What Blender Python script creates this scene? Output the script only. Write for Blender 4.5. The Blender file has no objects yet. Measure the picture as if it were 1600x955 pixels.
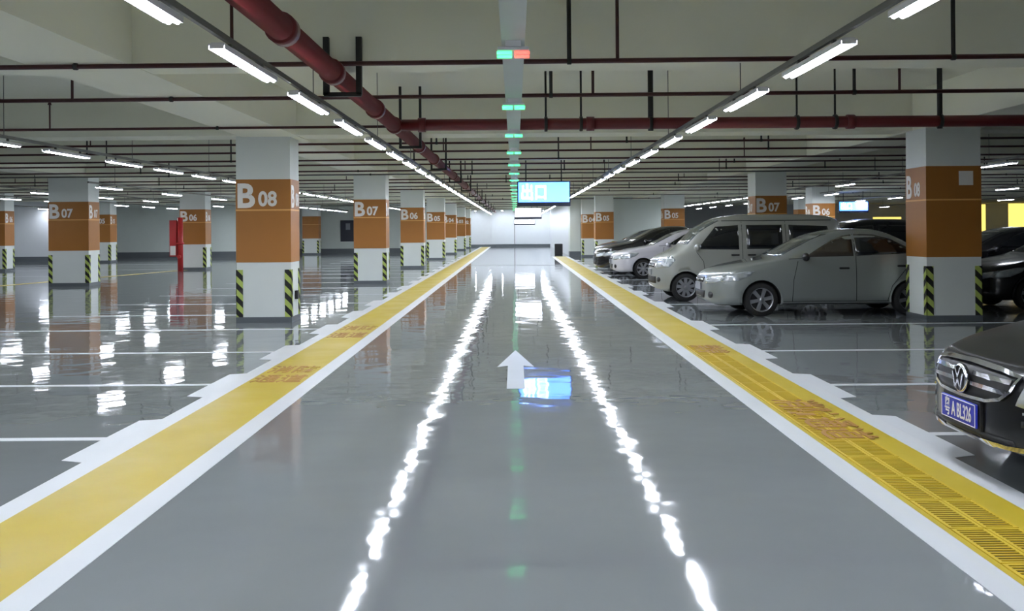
import bpy, bmesh, math, random
from math import radians as R, sin, cos, pi
from mathutils import Vector, Matrix
from mathutils.bvhtree import BVHTree
random.seed(7)
scn = bpy.context.scene
C = scn.collection

# ------------------------------------------------------------------ camera, world, exposure
cam_d = bpy.data.cameras.new('camera'); cam = bpy.data.objects.new('camera', cam_d); C.objects.link(cam)
cam_d.sensor_width = 36; cam_d.lens = 1524/1600*36
cam_d.shift_x = -4/1600; cam_d.shift_y = -120.5/1600
cam_d.clip_start = .05; cam_d.clip_end = 300
cam.location = (0, 0, 1.5); cam.rotation_euler = (R(90), R(.45), 0)
scn.camera = cam
w = bpy.data.worlds.new('world'); scn.world = w; w.use_nodes = True
w.node_tree.nodes['Background'].inputs[0].default_value = (.55, .6, .7, 1)
w.node_tree.nodes['Background'].inputs[1].default_value = .05
scn.view_settings.view_transform = 'Standard'; scn.view_settings.look = 'None'
scn.view_settings.gamma = 1; scn.view_settings.use_curve_mapping = False
scn.view_settings.exposure = 0.62
TUBE_STRENGTH = 62.0
SIGN_STRENGTH = 5.0

# ------------------------------------------------------------------ materials
def s2l(c):
    return tuple((x/255/12.92 if x/255 <= .04045 else ((x/255+.055)/1.055)**2.4) for x in c) + (1,)
MATS = {}
def mat(name, rgb=(200,200,200), rough=.5, metal=0, coat=0, noise=.06, nscale=3.0, bump=0, bscale=20, emit=None, estr=0, spec=.5):
    if name in MATS: return MATS[name]
    m = bpy.data.materials.new(name); m.use_nodes = True; MATS[name] = m
    nt = m.node_tree; b = nt.nodes['Principled BSDF']
    c = s2l(rgb)
    b.inputs['Base Color'].default_value = c
    b.inputs['Roughness'].default_value = rough; b.inputs['Metallic'].default_value = metal
    b.inputs['Coat Weight'].default_value = coat; b.inputs['Coat Roughness'].default_value = .05
    b.inputs['Specular IOR Level'].default_value = spec
    tc = nt.nodes.new('ShaderNodeTexCoord')
    if noise and not emit:
        n = nt.nodes.new('ShaderNodeTexNoise'); n.inputs['Scale'].default_value = nscale; n.inputs['Detail'].default_value = 4
        nt.links.new(tc.outputs['Object'], n.inputs['Vector'])
        mx = nt.nodes.new('ShaderNodeMix'); mx.data_type = 'RGBA'
        mx.inputs[6].default_value = tuple(v*(1-noise) for v in c[:3])+(1,)
        mx.inputs[7].default_value = tuple(min(1, v*(1+noise)) for v in c[:3])+(1,)
        nt.links.new(n.outputs['Fac'], mx.inputs[0]); nt.links.new(mx.outputs[2], b.inputs['Base Color'])
    if bump:
        n = nt.nodes.new('ShaderNodeTexNoise'); n.inputs['Scale'].default_value = bscale
        nt.links.new(tc.outputs['Object'], n.inputs['Vector'])
        bp = nt.nodes.new('ShaderNodeBump'); bp.inputs['Strength'].default_value = bump; bp.inputs['Distance'].default_value = .01
        nt.links.new(n.outputs['Fac'], bp.inputs['Height']); nt.links.new(bp.outputs['Normal'], b.inputs['Normal'])
    if emit:
        b.inputs['Emission Color'].default_value = s2l(emit); b.inputs['Emission Strength'].default_value = estr
    return m
def floor_mat(name, rgb, rough, bstr, stain=.1, spec=.5, coat=0):
    m = bpy.data.materials.new(name); m.use_nodes = True; MATS[name] = m
    nt = m.node_tree; b = nt.nodes['Principled BSDF']; c = s2l(rgb)
    tc = nt.nodes.new('ShaderNodeTexCoord')
    n = nt.nodes.new('ShaderNodeTexNoise'); n.inputs['Scale'].default_value = .6; n.inputs['Detail'].default_value = 6
    nt.links.new(tc.outputs['Object'], n.inputs['Vector'])
    mx = nt.nodes.new('ShaderNodeMix'); mx.data_type = 'RGBA'
    mx.inputs[6].default_value = tuple(v*(1-stain) for v in c[:3])+(1,)
    mx.inputs[7].default_value = tuple(v*(1+stain) for v in c[:3])+(1,)
    nt.links.new(n.outputs['Fac'], mx.inputs[0]); nt.links.new(mx.outputs[2], b.inputs['Base Color'])
    r = nt.nodes.new('ShaderNodeMapRange'); r.inputs[3].default_value = rough*.6; r.inputs[4].default_value = rough*1.5
    n3 = nt.nodes.new('ShaderNodeTexNoise'); n3.inputs['Scale'].default_value = 1.7; n3.inputs['Detail'].default_value = 5
    nt.links.new(tc.outputs['Object'], n3.inputs['Vector'])
    nt.links.new(n3.outputs['Fac'], r.inputs[0]); nt.links.new(r.outputs[0], b.inputs['Roughness'])
    n2 = nt.nodes.new('ShaderNodeTexNoise'); n2.inputs['Scale'].default_value = 1.6; n2.inputs['Detail'].default_value = 2
    nt.links.new(tc.outputs['Object'], n2.inputs['Vector'])
    bp = nt.nodes.new('ShaderNodeBump'); bp.inputs['Strength'].default_value = 1; bp.inputs['Distance'].default_value = bstr
    nt.links.new(n2.outputs['Fac'], bp.inputs['Height']); nt.links.new(bp.outputs['Normal'], b.inputs['Normal'])
    b.inputs['Specular IOR Level'].default_value = spec
    b.inputs['Coat Weight'].default_value = coat; b.inputs['Coat Roughness'].default_value = .05
    return m
M_floor = floor_mat('grey_epoxy', (124,129,131), .048, .0058, coat=.0, spec=.5)
M_white_paint = floor_mat('white_line_paint', (205,208,212), .35, 0, .05, .4)
M_yellow = floor_mat('yellow_path_paint', (180,158,46), .38, 0, .07, .35)
M_redpaint = mat('faded_red_floor_paint', (158,112,50), .5)
M_ceil = mat('grey_ceiling_paint', (236,236,220), .8, noise=.04, nscale=.5)
M_wall = mat('white_wall_paint', (222,226,230), .7, noise=.03)
M_wall_g = mat('pale_green_wall_paint', (208,216,211), .7, noise=.03)
M_skirt = mat('dark_grey_skirting', (92,98,102), .5)
M_col = mat('white_column_paint', (220,225,222), .55, noise=.03)
M_orange = mat('orange_column_paint', (160,104,40), .5, noise=.05)
M_pale = mat('pale_orange_line', (222,168,96), .5)
M_white = mat('white_lettering', (232,228,222), .5)
M_red = mat('red_fire_pipe', (96,24,26), .4, noise=.12)
M_darkred = mat('dark_red_pipe', (62,20,20), .45, noise=.12)
M_black = mat('black_steel', (26,26,24), .5)
M_rail = mat('pale_trunking', (120,120,116), .5)
M_greypipe = mat('grey_conduit_steel', (92,92,88), .45, metal=.3)
M_tray = mat('pale_grey_tray', (196,204,200), .5)
M_fix = mat('white_enamel_fixture', (215,215,218), .4)
M_tube = mat('lit_white_tube', (255,255,255), emit=(236,243,255), estr=TUBE_STRENGTH)
M_green = mat('lit_green_indicator', emit=(60,255,150), estr=1.4)
M_redled = mat('lit_red_indicator', emit=(255,80,60), estr=1.4)
M_bluesign = mat('lit_blue_sign', emit=(52,118,255), estr=SIGN_STRENGTH)
M_signtext = mat('lit_white_sign_text', emit=(215,235,255), estr=SIGN_STRENGTH*1.2)
M_whitesign = mat('lit_white_sign', emit=(235,240,255), estr=SIGN_STRENGTH)
M_violet = mat('lit_violet_strip', emit=(90,50,255), estr=9)
M_yellowbox = mat('lit_yellow_panel', emit=(255,222,110), estr=.95)
M_signframe = mat('dark_sign_casing', (40,44,60), .4)
M_tyre = mat('black_tyre_rubber', (24,24,25), .8)
M_rim = mat('silver_alloy', (168,170,176), .3, metal=.8)
M_glass = mat('dark_tinted_glass', (14,16,20), .06, coat=.6, noise=0)
M_wind = mat('grey_windscreen_glass', (70,76,78), .08, coat=.6, noise=0)
M_brownglass = mat('brown_tinted_glass', (62,56,50), .08, coat=.6, noise=0)
M_trim = mat('black_plastic_trim', (20,20,22), .55)
M_chrome = mat('chrome', (225,225,232), .12, metal=1, noise=0)
M_lamp = mat('headlamp_lens', (188,194,200), .12, metal=.45, coat=1, noise=.3, nscale=18)
M_redlens = mat('red_tail_lens', (140,14,16), .2, coat=1)
M_silver = mat('silver_car_paint', (136,141,139), .32, metal=.35, coat=1, noise=.02)
M_vanpaint = mat('pale_silver_van_paint', (154,156,150), .35, metal=.25, coat=1, noise=.02)
M_whitecar = mat('white_car_paint', (200,198,204), .3, coat=1, noise=.02)
M_greycar = mat('grey_car_paint', (96,100,106), .3, metal=.4, coat=1, noise=.02)
M_blackcar = mat('black_car_paint', (10,10,14), .25, coat=.5, noise=.05)
M_nearcar = mat('dark_grey_black_car_paint', (10,10,13), .3, coat=.25, noise=.05, spec=.35)
M_blue = mat('blue_plate', (36,46,170), .4)
M_plate = mat('dull_grey_plate', (120,124,134), .5)
M_redbox = mat('red_hydrant_cabinet', (176,34,34), .45)
M_poster = mat('dark_blue_poster', (30,34,50), .4)
M_grate = mat('yellow_grate_steel', (196,166,36), .5)
M_slot = mat('dark_drain_slot', (34,28,6), .9)

# corner guard: diagonal black and yellow-green bands
def guard_mat():
    m = bpy.data.materials.new('black_and_yellow_guard'); m.use_nodes = True; nt = m.node_tree; b = nt.nodes['Principled BSDF']
    tc = nt.nodes.new('ShaderNodeTexCoord'); sp = nt.nodes.new('ShaderNodeSeparateXYZ'); nt.links.new(tc.outputs['Object'], sp.inputs[0])
    def mth(op, a, bb=None, v=None):
        n = nt.nodes.new('ShaderNodeMath'); n.operation = op
        nt.links.new(a, n.inputs[0])
        if bb is not None: nt.links.new(bb, n.inputs[1])
        if v is not None: n.inputs[1].default_value = v
        return n.outputs[0]
    s = mth('ADD', sp.outputs[0], sp.outputs[1]); s = mth('ADD', s, sp.outputs[2])
    s = mth('DIVIDE', s, v=.21); s = mth('FRACT', s); s = mth('GREATER_THAN', s, v=.5)
    mx = nt.nodes.new('ShaderNodeMix'); mx.data_type = 'RGBA'
    mx.inputs[6].default_value = s2l((24,24,20)); mx.inputs[7].default_value = s2l((176,192,96))
    nt.links.new(s, mx.inputs[0]); nt.links.new(mx.outputs[2], b.inputs['Base Color']); b.inputs['Roughness'].default_value = .6
    return m
M_guard = guard_mat()

# ------------------------------------------------------------------ helpers
def bx(bm, x0, x1, y0, y1, z0, z1, mi=0):
    v = [bm.verts.new(p) for p in ((x0,y0,z0),(x1,y0,z0),(x1,y1,z0),(x0,y1,z0),(x0,y0,z1),(x1,y0,z1),(x1,y1,z1),(x0,y1,z1))]
    for f in ((3,2,1,0),(4,5,6,7),(0,1,5,4),(1,2,6,5),(2,3,7,6),(3,0,4,7)):
        bm.faces.new([v[i] for i in f]).material_index = mi
def cyl(bm, a, b, r, n=10, r2=None, mi=0, cap=True):
    a = Vector(a); b = Vector(b); d = (b-a).normalized(); r2 = r if r2 is None else r2
    u = d.orthogonal().normalized(); v = d.cross(u)
    A = [bm.verts.new(a+(u*cos(2*pi*i/n)+v*sin(2*pi*i/n))*r) for i in range(n)]
    B = [bm.verts.new(b+(u*cos(2*pi*i/n)+v*sin(2*pi*i/n))*r2) for i in range(n)]
    for i in range(n):
        f = bm.faces.new((A[i], A[(i+1) % n], B[(i+1) % n], B[i])); f.smooth = True; f.material_index = mi
    if cap:
        bm.faces.new(A[::-1]).material_index = mi; bm.faces.new(B).material_index = mi
def lathe(bm, prof, n=28, c=(0,0,0), mi=0):   # profile [(r, y)], axis Y
    rings = []
    for r, y in prof:
        rings.append([bm.verts.new((c[0]+r*cos(2*pi*i/n), c[1]+y, c[2]+r*sin(2*pi*i/n))) for i in range(n)])
    for a, b in zip(rings, rings[1:]):
        for i in range(n):
            f = bm.faces.new((a[i], a[(i+1) % n], b[(i+1) % n], b[i])); f.smooth = True; f.material_index = mi
    return rings
def ell(bm, c, r, seg=14, rings=8):
    ret = bmesh.ops.create_uvsphere(bm, u_segments=seg, v_segments=rings, radius=1)
    for v in ret['verts']:
        v.co = Vector((c[0]+v.co.x*r[0], c[1]+v.co.y*r[1], c[2]+v.co.z*r[2]))
        for f in v.link_faces: f.smooth = True
def obj(name, bm, m, parent=None, loc=(0,0,0), recalc=True):
    if recalc: bmesh.ops.recalc_face_normals(bm, faces=bm.faces)
    me = bpy.data.meshes.new(name); bm.to_mesh(me); bm.free()
    for mm in (m if isinstance(m, (list, tuple)) else [m]): me.materials.append(mm)
    o = bpy.data.objects.new(name, me); C.objects.link(o); o.location = loc
    if parent: o.parent = parent
    return o
def tag(o, label, cat, group=None):
    o['label'] = label; o['category'] = cat
    if group: o['group'] = group
    return o
def thing(name, label, cat, loc=(0,0,0), group=None):
    o = bpy.data.objects.new(name, None); C.objects.link(o); o.location = loc; o.empty_display_size = .2
    return tag(o, label, cat, group)
def box_obj(name, m, parent, *ext, bev=0, loc=(0,0,0)):
    bm = bmesh.new(); bx(bm, *ext)
    if bev: bmesh.ops.bevel(bm, geom=bm.edges[:], offset=bev, segments=2, affect='EDGES', profile=.6)
    return obj(name, bm, m, parent, loc)
def struct(name, bm, m, parent=None):
    o = obj(name, bm, m, parent)
    if not parent: o['kind'] = 'structure'
    return o
def dup(root, loc, label=None, group=None):
    r = root.copy(); C.objects.link(r); r.location = loc
    if label: r['label'] = label
    if group: r['group'] = group
    for ch in list(root.children):
        c = ch.copy(); C.objects.link(c); c.parent = r
        for g in list(ch.children):
            d = g.copy(); C.objects.link(d); d.parent = c
    return r
def text_bm(bm, s, size, M, thick=.004, squeeze=1.0, align='LEFT', bold=.012):
    cu = bpy.data.curves.new('t', 'FONT'); cu.body = s; cu.size = size; cu.extrude = thick/2; cu.align_x = align
    cu.resolution_u = 4; cu.offset = size*bold
    o = bpy.data.objects.new('t', cu); C.objects.link(o)
    dg = bpy.context.evaluated_depsgraph_get(); me = bpy.data.meshes.new_from_object(o.evaluated_get(dg))
    me.transform(M @ Matrix.Diagonal((squeeze, 1, 1, 1)))
    bm.from_mesh(me); bpy.data.meshes.remove(me); bpy.data.objects.remove(o); bpy.data.curves.remove(cu)
def FR(x, y, z):    # text frame facing the camera (-Y)
    return Matrix.Translation((x, y, z)) @ Matrix.Rotation(R(90), 4, 'X')
ORD = ['nearest','second','third','fourth','fifth','sixth','seventh','eighth','ninth','tenth','eleventh','twelfth','thirteenth','fourteenth','fifteenth','sixteenth','seventeenth','eighteenth','nineteenth','twentieth','twenty-first','twenty-second','twenty-third','twenty-fourth']

# ------------------------------------------------------------------ the setting
SLAB = 3.65; BEAM = 3.03
bm = bmesh.new(); bx(bm, -36, 38.5, -8, 84, -.2, 0)
floor = struct('floor', bm, M_floor)
def fpart(name, m, quads, z=.0025, label=None):
    bm = bmesh.new()
    for q in quads:
        bot = [bm.verts.new((x, y, .0004)) for x, y in q]; top = [bm.verts.new((x, y, z)) for x, y in q]
        bm.faces.new(top); n = len(q)
        for i in range(n): bm.faces.new((bot[i], bot[(i+1) % n], top[(i+1) % n], top[i]))
    o = obj(name, bm, m, floor)
    if label: o['label'] = label
    return o
def rq(x0, x1, y0, y1): return [(x0,y0),(x1,y0),(x1,y1),(x0,y1)]
YE = 80
for s in (-1, 1):
    side = 'left' if s < 0 else 'right'
    Y1 = YE if s < 0 else 51.5
    for (a, b, nm, m) in ((1.93,2.095,'white_line',M_white_paint), (2.095,2.66,'yellow_path',M_yellow), (2.66,2.82,'white_line',M_white_paint)):
        fpart(nm, m, [rq(*(sorted((s*a, s*b))), -2, Y1)])
LB = [4.55, 7.05, 9.5, 12.0, 14.75] + [17.3+2.6*i for i in range(15)]
RB = [4.3, 7.0, 9.2, 11.75, 14.9, 18.95, 22.4, 25.1, 27.9, 30.7, 33.3, 36.2, 39, 42, 45]
for s, L in ((-1, LB), (1, RB)):
    for y in L:
        fpart('bay_line', M_white_paint, [rq(*sorted((s*2.82, s*8.2)), y-.05, y+.05)])
        x0, x1 = s*2.82, s*2.98
        fpart('bay_line_end', M_white_paint, [[(x0,y-.72),(x1,y-.66),(x1,y+.66),(x0,y+.72)]], z=.0028)
for y in (16.9, 22.4, 33, 38, 44):
    fpart('bay_line', M_white_paint, [rq(-24, -13.2, y-.05, y+.05)])
fpart('lane_arrow', M_white_paint, [[(-.085,9.12),(.085,9.12),(.085,10.65),(.2,10.55),(.0,12.0),(-.2,10.55),(-.085,10.65)]], label='white straight-ahead arrow')
fpart('yellow_line', M_yellow, [[(-14.8,26.2),(-14.45,26.2),(-12.55,37.4),(-12.8,37.4)]])
fpart('floor_joint', M_skirt, [rq(-1.93, 1.93, 39.3, 39.55)])
def floor_text(s, x, y, size, rot, sq, nm='painted_lettering', z=.0035):
    bm = bmesh.new(); text_bm(bm, s, size, Matrix.Translation((x, y, z)) @ Matrix.Rotation(rot, 4, 'Z'), .003, sq)
    o = obj(nm, bm, M_redpaint, floor, recalc=False); o['label'] = 'faded red painted characters'
floor_text('\u6d88\u9632', -2.64, 10.3, .52, 0, .5); floor_text('\u901a\u9053', -2.64, 9.65, .52, 0, .5)
floor_text('\u6d88\u9632', -2.64, 14.6, .7, 0, .38); floor_text('\u901a\u9053', -2.64, 13.6, .7, 0, .38)
floor_text('\u6d88\u9632\u901a\u9053', 2.22, 8.4, .40, R(-90), 1.0, z=.0095)
floor_text('\u7981\u505c', 2.22, 12.3, .40, R(-90), 1.0, z=.0095)

bm = bmesh.new(); bx(bm, -36, 38.5, -8, 84, SLAB, SLAB+.2)
for y0, y1 in ((8.95,9.5),(15.7,16.4),(21.4,21.9),(27,27.8),(32.4,32.9),(37.6,38.3),(42.8,43.3),(48,48.7),(53.5,54),(58.5,59.2),(64,64.5),(69,69.7),(74.5,75),(79,79.7)):
    bx(bm, -36, 36, y0, y1, BEAM, SLAB+.05)
struct('ceiling', bm, M_ceil)
bm = bmesh.new()
for x0, x1 in ((-12.75,-11.85),(-21,-20)): bx(bm, x0, x1, -8, 66, BEAM-.01, SLAB+.04)
bx(bm, -4.42, -3.5, -8, 82, BEAM-.01, SLAB+.04)
struct('trim_1', bm, M_ceil)
bm = bmesh.new()
bx(bm, 6.42, 7.32, -8, 53, BEAM-.01, SLAB+.04); bx(bm, 14.5, 15.4, -8, 70, BEAM-.01, SLAB+.04)
struct('trim_2', bm, M_ceil)
def wall(name, ext, m):
    bm = bmesh.new(); bx(bm, *ext); return struct(name, bm, m)
def skirt(name, ext):
    bm = bmesh.new(); bx(bm, *ext); return struct(name, bm, M_skirt)
wall('wall_end', (-4.9,3.2,81,81.3,0,SLAB), M_wall)
wall('wall_lane_left', (-5.1,-4.8,62.3,81,0,SLAB), M_wall_g)
wall('wall_lane_right', (2.95,3.25,53.3,81,0,SLAB), M_wall)
wall('wall_back_left', (-16,-4.8,62,62.3,0,SLAB), M_wall_g)
wall('wall_far_left', (-36,-16,56,56.3,0,SLAB), M_wall_g)
wall('wall_left_room', (-36,-23.4,49.5,56,0,SLAB), M_wall)
wall('wall_back_right', (2.95,8.4,53,53.3,0,SLAB), M_wall_g)
wall('wall_recess', (8.2,8.4,53.3,70,0,SLAB), M_wall_g)
wall('wall_far_right', (8.2,38.5,70,70.3,0,SLAB), M_wall)
wall('wall_left', (-36.2,-36,-8,56,0,SLAB), M_wall)
wall('wall_right', (38.5,38.7,-8,70,0,SLAB), M_wall)
wall('wall_behind', (-36,38.5,-8.2,-8,0,SLAB), M_wall)
skirt('baseboard_end', (-4.8,2.95,80.96,81,0,.18))
skirt('baseboard_back_left', (-16,-4.8,61.96,62,0,.3))
skirt('baseboard_far_left', (-23.4,-16,55.96,56,0,.3))
skirt('baseboard_left_room', (-36,-23.4,49.46,49.5,0,.25))
skirt('baseboard_back_right', (3.3,8.4,52.96,53,0,.2))
# end wall roller door
d = thing('door_1', 'white double door in the end wall of the lane', 'door', (0, 80.9, 0))
del d['label'], d['category']; d['kind'] = 'structure'
for x0, x1 in ((-1.9,-.0),(.03,1.7)): box_obj('door_leaf', M_wall, d, x0, x1, 0, .06, .2, 2.3)
box_obj('door_frame', M_greypipe, d, -.02, .03, -.02, .06, .2, 2.3)
# grey pilaster and conduit by the right wall
t = thing('wall_pilaster', 'pale grey pilaster at the lane corner of the right wall', 'pilaster', (2.95, 51.9, 0))
box_obj('shaft', M_wall_g, t, 0, .55, 0, 1.05, 0, BEAM)
box_obj('base_band', M_skirt, t, -.02, .57, -.02, 1.05, 0, .25)
tag(box_obj('litter_bin', M_trim, None, -.22,.22,-.22,.22,0,.62, bev=.04, loc=(2.45,54.5,0)), 'small black bin at the far right end of the lane', 'bin')

# ------------------------------------------------------------------ columns
def column(x0, y0, w_, d_, num, label, top=BEAM, ob=.98, ot=2.33, lane=1, group='numbered orange and white columns', notice=False, socket=False, wide=True):
    t = thing('column', label, 'column', (x0+w_/2, y0+d_/2, 0), group)
    a, b = w_/2, d_/2
    box_obj('shaft', M_col, t, -a, a, -b, b, 0, top)
    box_obj('base_band', M_skirt, t, -a-.012, a+.012, -b-.012, b+.012, 0, .09)
    box_obj('orange_band', M_orange, t, -a-.006, a+.006, -b-.006, b+.006, ob, ot)
    lz = ob + (ot-ob)*.63
    box_obj('pale_line', M_pale, t, -a-.009, a+.009, -b-.009, b+.009, lz-.012, lz+.012)
    for sx in (-1, 1):
        for sy in (-1, 1):
            bm = bmesh.new(); e = .01; wd = .1
            xs = sorted((sx*(a+e), sx*(a-wd))); ys = sorted((sy*(b), sy*(b+e)))
            bx(bm, xs[0], xs[1], ys[0], ys[1], .09, .86)
            xs = sorted((sx*(a), sx*(a+e))); ys = sorted((sy*(b+e), sy*(b-wd)))
            bx(bm, xs[0], xs[1], ys[0], ys[1], .09, .86)
            obj('corner_guard', bm, M_guard, t)
    if num:
        z = lz+.05
        if not notice:
            bm = bmesh.new()
            text_bm(bm, 'B', .54, FR(-a+.0, -b-.009, z), .004, bold=.03); text_bm(bm, num, .33, FR(-a+.36, -b-.009, z+.02), .004, .92, bold=.03)
            obj('bay_number', bm, M_white, t, recalc=False)
        bm = bmesh.new()
        rot = Matrix.Rotation(R(90*lane), 4, 'Z')
        T = Matrix.Translation((lane*(a+.009), -lane*(b-.02), z)) @ rot @ Matrix.Rotation(R(90), 4, 'X')
        text_bm(bm, 'B', .5, T, .004, .8, bold=.03)
        T = Matrix.Translation((lane*(a+.009), -lane*(b-.02)+lane*.32, z+.02)) @ rot @ Matrix.Rotation(R(90), 4, 'X')
        text_bm(bm, num, .3, T, .004, .75, bold=.03)
        obj('bay_number', bm, M_white, t, recalc=False)
    if notice: box_obj('notice', M_white, t, .08, .3, -b-.016, -b-.008, ot-.3, ot-.08)
    if socket: box_obj('socket_box', M_trim, t, a, a+.05, -.05, .05, .36, .5, bev=.006)
    return t
K = 'orange and white column numbered '
column(-4.52, 15.85, .88, .62, '08', K+'B 08, nearest on the left of the lane', socket=True)
column(-4.43, 26.9, .88, .7, '07', K+'B 07, second on the left of the lane')
column(-4.38, 37.5, .88, .7, '06', K+'B 06, third on the left of the lane')
column(-4.3, 47.8, .86, .7, '05', 'orange and white column, fourth on the left of the lane')
column(-4.28, 58, .8, .7, '04', 'orange and white column, fifth on the left of the lane')
column(-4.26, 68.5, .8, .7, '03', 'orange and white column, sixth on the left of the lane')
column(-4.24, 76, .8, .7, '02', 'orange and white column, farthest on the left of the lane')
column(-12.85, 26.9, 1.1, .7, '07', K+'B 07 in the second row, far left of the picture')
column(-12.9, 37.6, .98, .7, '06', K+'B 06 beside the red hydrant riser')
column(-12.9, 59.3, .98, .7, None, 'distant orange column seen just right of the nearest left column')
column(-20.6, 47.5, .9, .8, '05', 'orange and white column standing alone before the pale far left wall')
column(-20.6, 37.6, .95, .7, '06', 'orange and white column cut by the left edge of the picture')
column(6.42, 15.2, .85, .78, '08', K+'B 08 with a notice, right of the silver sedan', ob=1.0, ot=2.42, lane=-1, notice=True)
column(6.75, 27.3, .87, .9, '07', K+'B 07 standing behind the silver van', ob=1.0, ot=2.36, lane=-1)
column(6.9, 45, .95, .9, '05', 'orange and white column behind the grey and black parked cars', ob=1.0, ot=2.36, lane=-1, top=BEAM)
column(3.85, 46.4, .86, .85, '05', 'orange and white column right beside the lane, before the pale back wall', ob=.95, ot=2.25, lane=-1)
column(3.5, 50.6, .86, .85, '04', 'orange and white column hard by the right wall corner, farthest on the right', ob=.95, ot=2.2, lane=-1)
column(11.3, 37, .86, .85, '06', 'orange column seen over the roofs behind the van', ob=1.0, ot=2.36, lane=-1)
column(14.55, 50, .86, .85, None, 'distant orange column in the lit area beyond the parked cars', ob=1.0, ot=2.36, lane=-1)

# ------------------------------------------------------------------ light fixtures
LZ = 2.67
def light_proto():
    t = thing('tube_light', '', 'ceiling light')
    bm = bmesh.new(); bx(bm, -.05, .05, 0, 1.36, .0, .02)
    bmesh.ops.bevel(bm, geom=[e for e in bm.edges if all(v.co.z > .01 for v in e.verts)], offset=.01, segments=2, affect='EDGES')
    bx(bm, -.054, -.05, 0, 1.36, -.024, .012); bx(bm, .05, .054, 0, 1.36, -.024, .012)  # side lips added to keep tube light off the beam faces
    obj('housing', bm, M_fix, t)
    for dx in (-.024, .024):
        bm = bmesh.new(); cyl(bm, (dx, .008, -.017), (dx, 1.352, -.017), .0165, 8); obj('tube', bm, M_tube, t)
    for y in (.0, 1.352): box_obj('end_cap', M_fix, t, -.046, .046, y, y+.008, -.022, .0)
    for y in (.28, 1.08): box_obj('clip', M_greypipe, t, -.012, .012, y, y+.03, .02, .06)
    return t
proto = None
def add_light(x, y, label, group, z=LZ):
    global proto
    if proto is None:
        proto = light_proto(); o = proto; o.location = (x, y, z); o['label'] = label; o['group'] = group
    else: o = dup(proto, (x, y, z), label, group)
    return o
PER = 2.135
def rail(x, y0, y1, label, z=LZ+.06, wdt=.03):
    t = thing('cable_trunking', label, 'cable trunking', (x, y0, z), 'metal trunking carrying the tube lights')
    box_obj('channel', M_rail, t, -wdt/2, wdt/2, 0, y1-y0, 0, .04)
    y = 1.5
    while y < y1-y0:
        bm = bmesh.new(); cyl(bm, (0, y, .04), (0, y, SLAB-z), .005, 6); obj('hanger_rod', bm, M_greypipe, t); y += 4.27
for x, side, ye in ((-1.87, 'left', 79.5), (2.12, 'right', 79.5)):
    k = -5; n = 0
    while 6.15+PER*k < ye-1.4:
        y = 6.15+PER*k
        if y > 3: n += 1
        if y <= 3: lab = 'unseen tube light added to extend the %s lane row behind the camera' % side  # unseen tubes behind the camera, added to light the near region
        elif n <= 14: lab = '%s tube light in the row along the %s side of the lane' % (ORD[n-1].replace('nearest','nearest'), side)
        else: lab = 'distant tube light in the merged far run of the %s lane row' % side
        if y > -6: add_light(x, y, lab, 'tube lights of the %s lane row' % side)
        k += 1
    rail(x, -5.2, ye, 'grey trunking above the %s lane row of tube lights' % side)
def row(x, ys, name, z=LZ, tr=True):
    for i, y in enumerate(ys):
        lab = '%s tube light in the %s' % (ORD[i], name) if i < 9 else 'distant tube light in the %s' % name
        add_light(x, y, lab, 'tube lights of the '+name, z)
    if tr: rail(x, ys[0]-.5, ys[-1]+2, 'grey trunking above the '+name, z+.06)
row(-6.65, [11.72+PER*i for i in range(22)], 'second row left, over the left aisle')
for i in range(7): add_light(-6.65, 9.585-PER*i, 'unseen tube light added over the left aisle to light the column fronts', 'added tube lights extending the second row left')  # unseen tubes added to light column fronts and the near floor
rail(-6.65, -4.2, 11, 'grey trunking over the left aisle outside the picture')
row(-9.7, [22.7, 27, 31.4, 35.7] + [40+PER*i for i in range(8)], 'third row left', 2.55)
row(-14.0, [24+4.3*i for i in range(8)], 'fourth row left')
row(-17.5, [30+PER*1.5*i for i in range(8)], 'fifth row left')
row(-23.5, [31+4.3*i for i in range(5)], 'row at the far left')
row(-28.5, [35+4.0*i for i in range(4)], 'outermost far left row')
row(9.35, [18.2, 26.9] + [34+PER*i for i in range(10)], 'first row beyond the parked cars')
row(11.6, [35+PER*2*i for i in range(7)], 'second row beyond the parked cars')
row(16.0, [21.5, 26, 31] + [36+4.3*i for i in range(6)], 'third row beyond the parked cars')
for i, x in enumerate((-3.2, -1.0, .9, 2.4)): add_light(x, 79.02, 'distant tube light added to brighten the end wall', 'added tube lights at the end wall', 2.965)  # extra tubes added to brighten the end wall
row(23.0, [30+5*i for i in range(7)], 'row at the far right')

# ------------------------------------------------------------------ centre tray with parking indicators
t = thing('cable_tray', 'pale grey cable tray running down the middle of the lane', 'cable tray', (0, 1, 2.69))
bm = bmesh.new(); bx(bm, -.075, .075, 0, 74, 0, .012); bx(bm, -.075, -.068, 0, 74, .012, .05); bx(bm, .068, .075, 0, 74, .012, .05)
obj('channel', bm, M_tray, t)
for i in range(18):
    bm = bmesh.new(); cyl(bm, (.0, 2+4.2*i, .01), (.0, 2+4.2*i, SLAB-2.69), .006, 6); obj('hanger_rod', bm, M_greypipe, t)
def indicator(y, cl, cr, label):
    t = thing('parking_indicator', label, 'indicator light', (0, y, 2.605), 'parking indicator lights under the centre tray')
    box_obj('bracket', M_fix, t, -.05, .05, -.03, .19, .05, .085)
    box_obj('housing', M_fix, t, -.1, .1, -.02, .18, .025, .05, bev=.008)
    for yy in (0, .14):
        for s, m in ((-1, cl), (1, cr)):
            bm = bmesh.new(); cyl(bm, (s*.008, yy, .012), (s*.105, yy, .012), .011, 10)
            o = obj('lamp', bm, m, t); o['label'] = 'lit green lamp' if m is M_green else 'lit red lamp'
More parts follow.
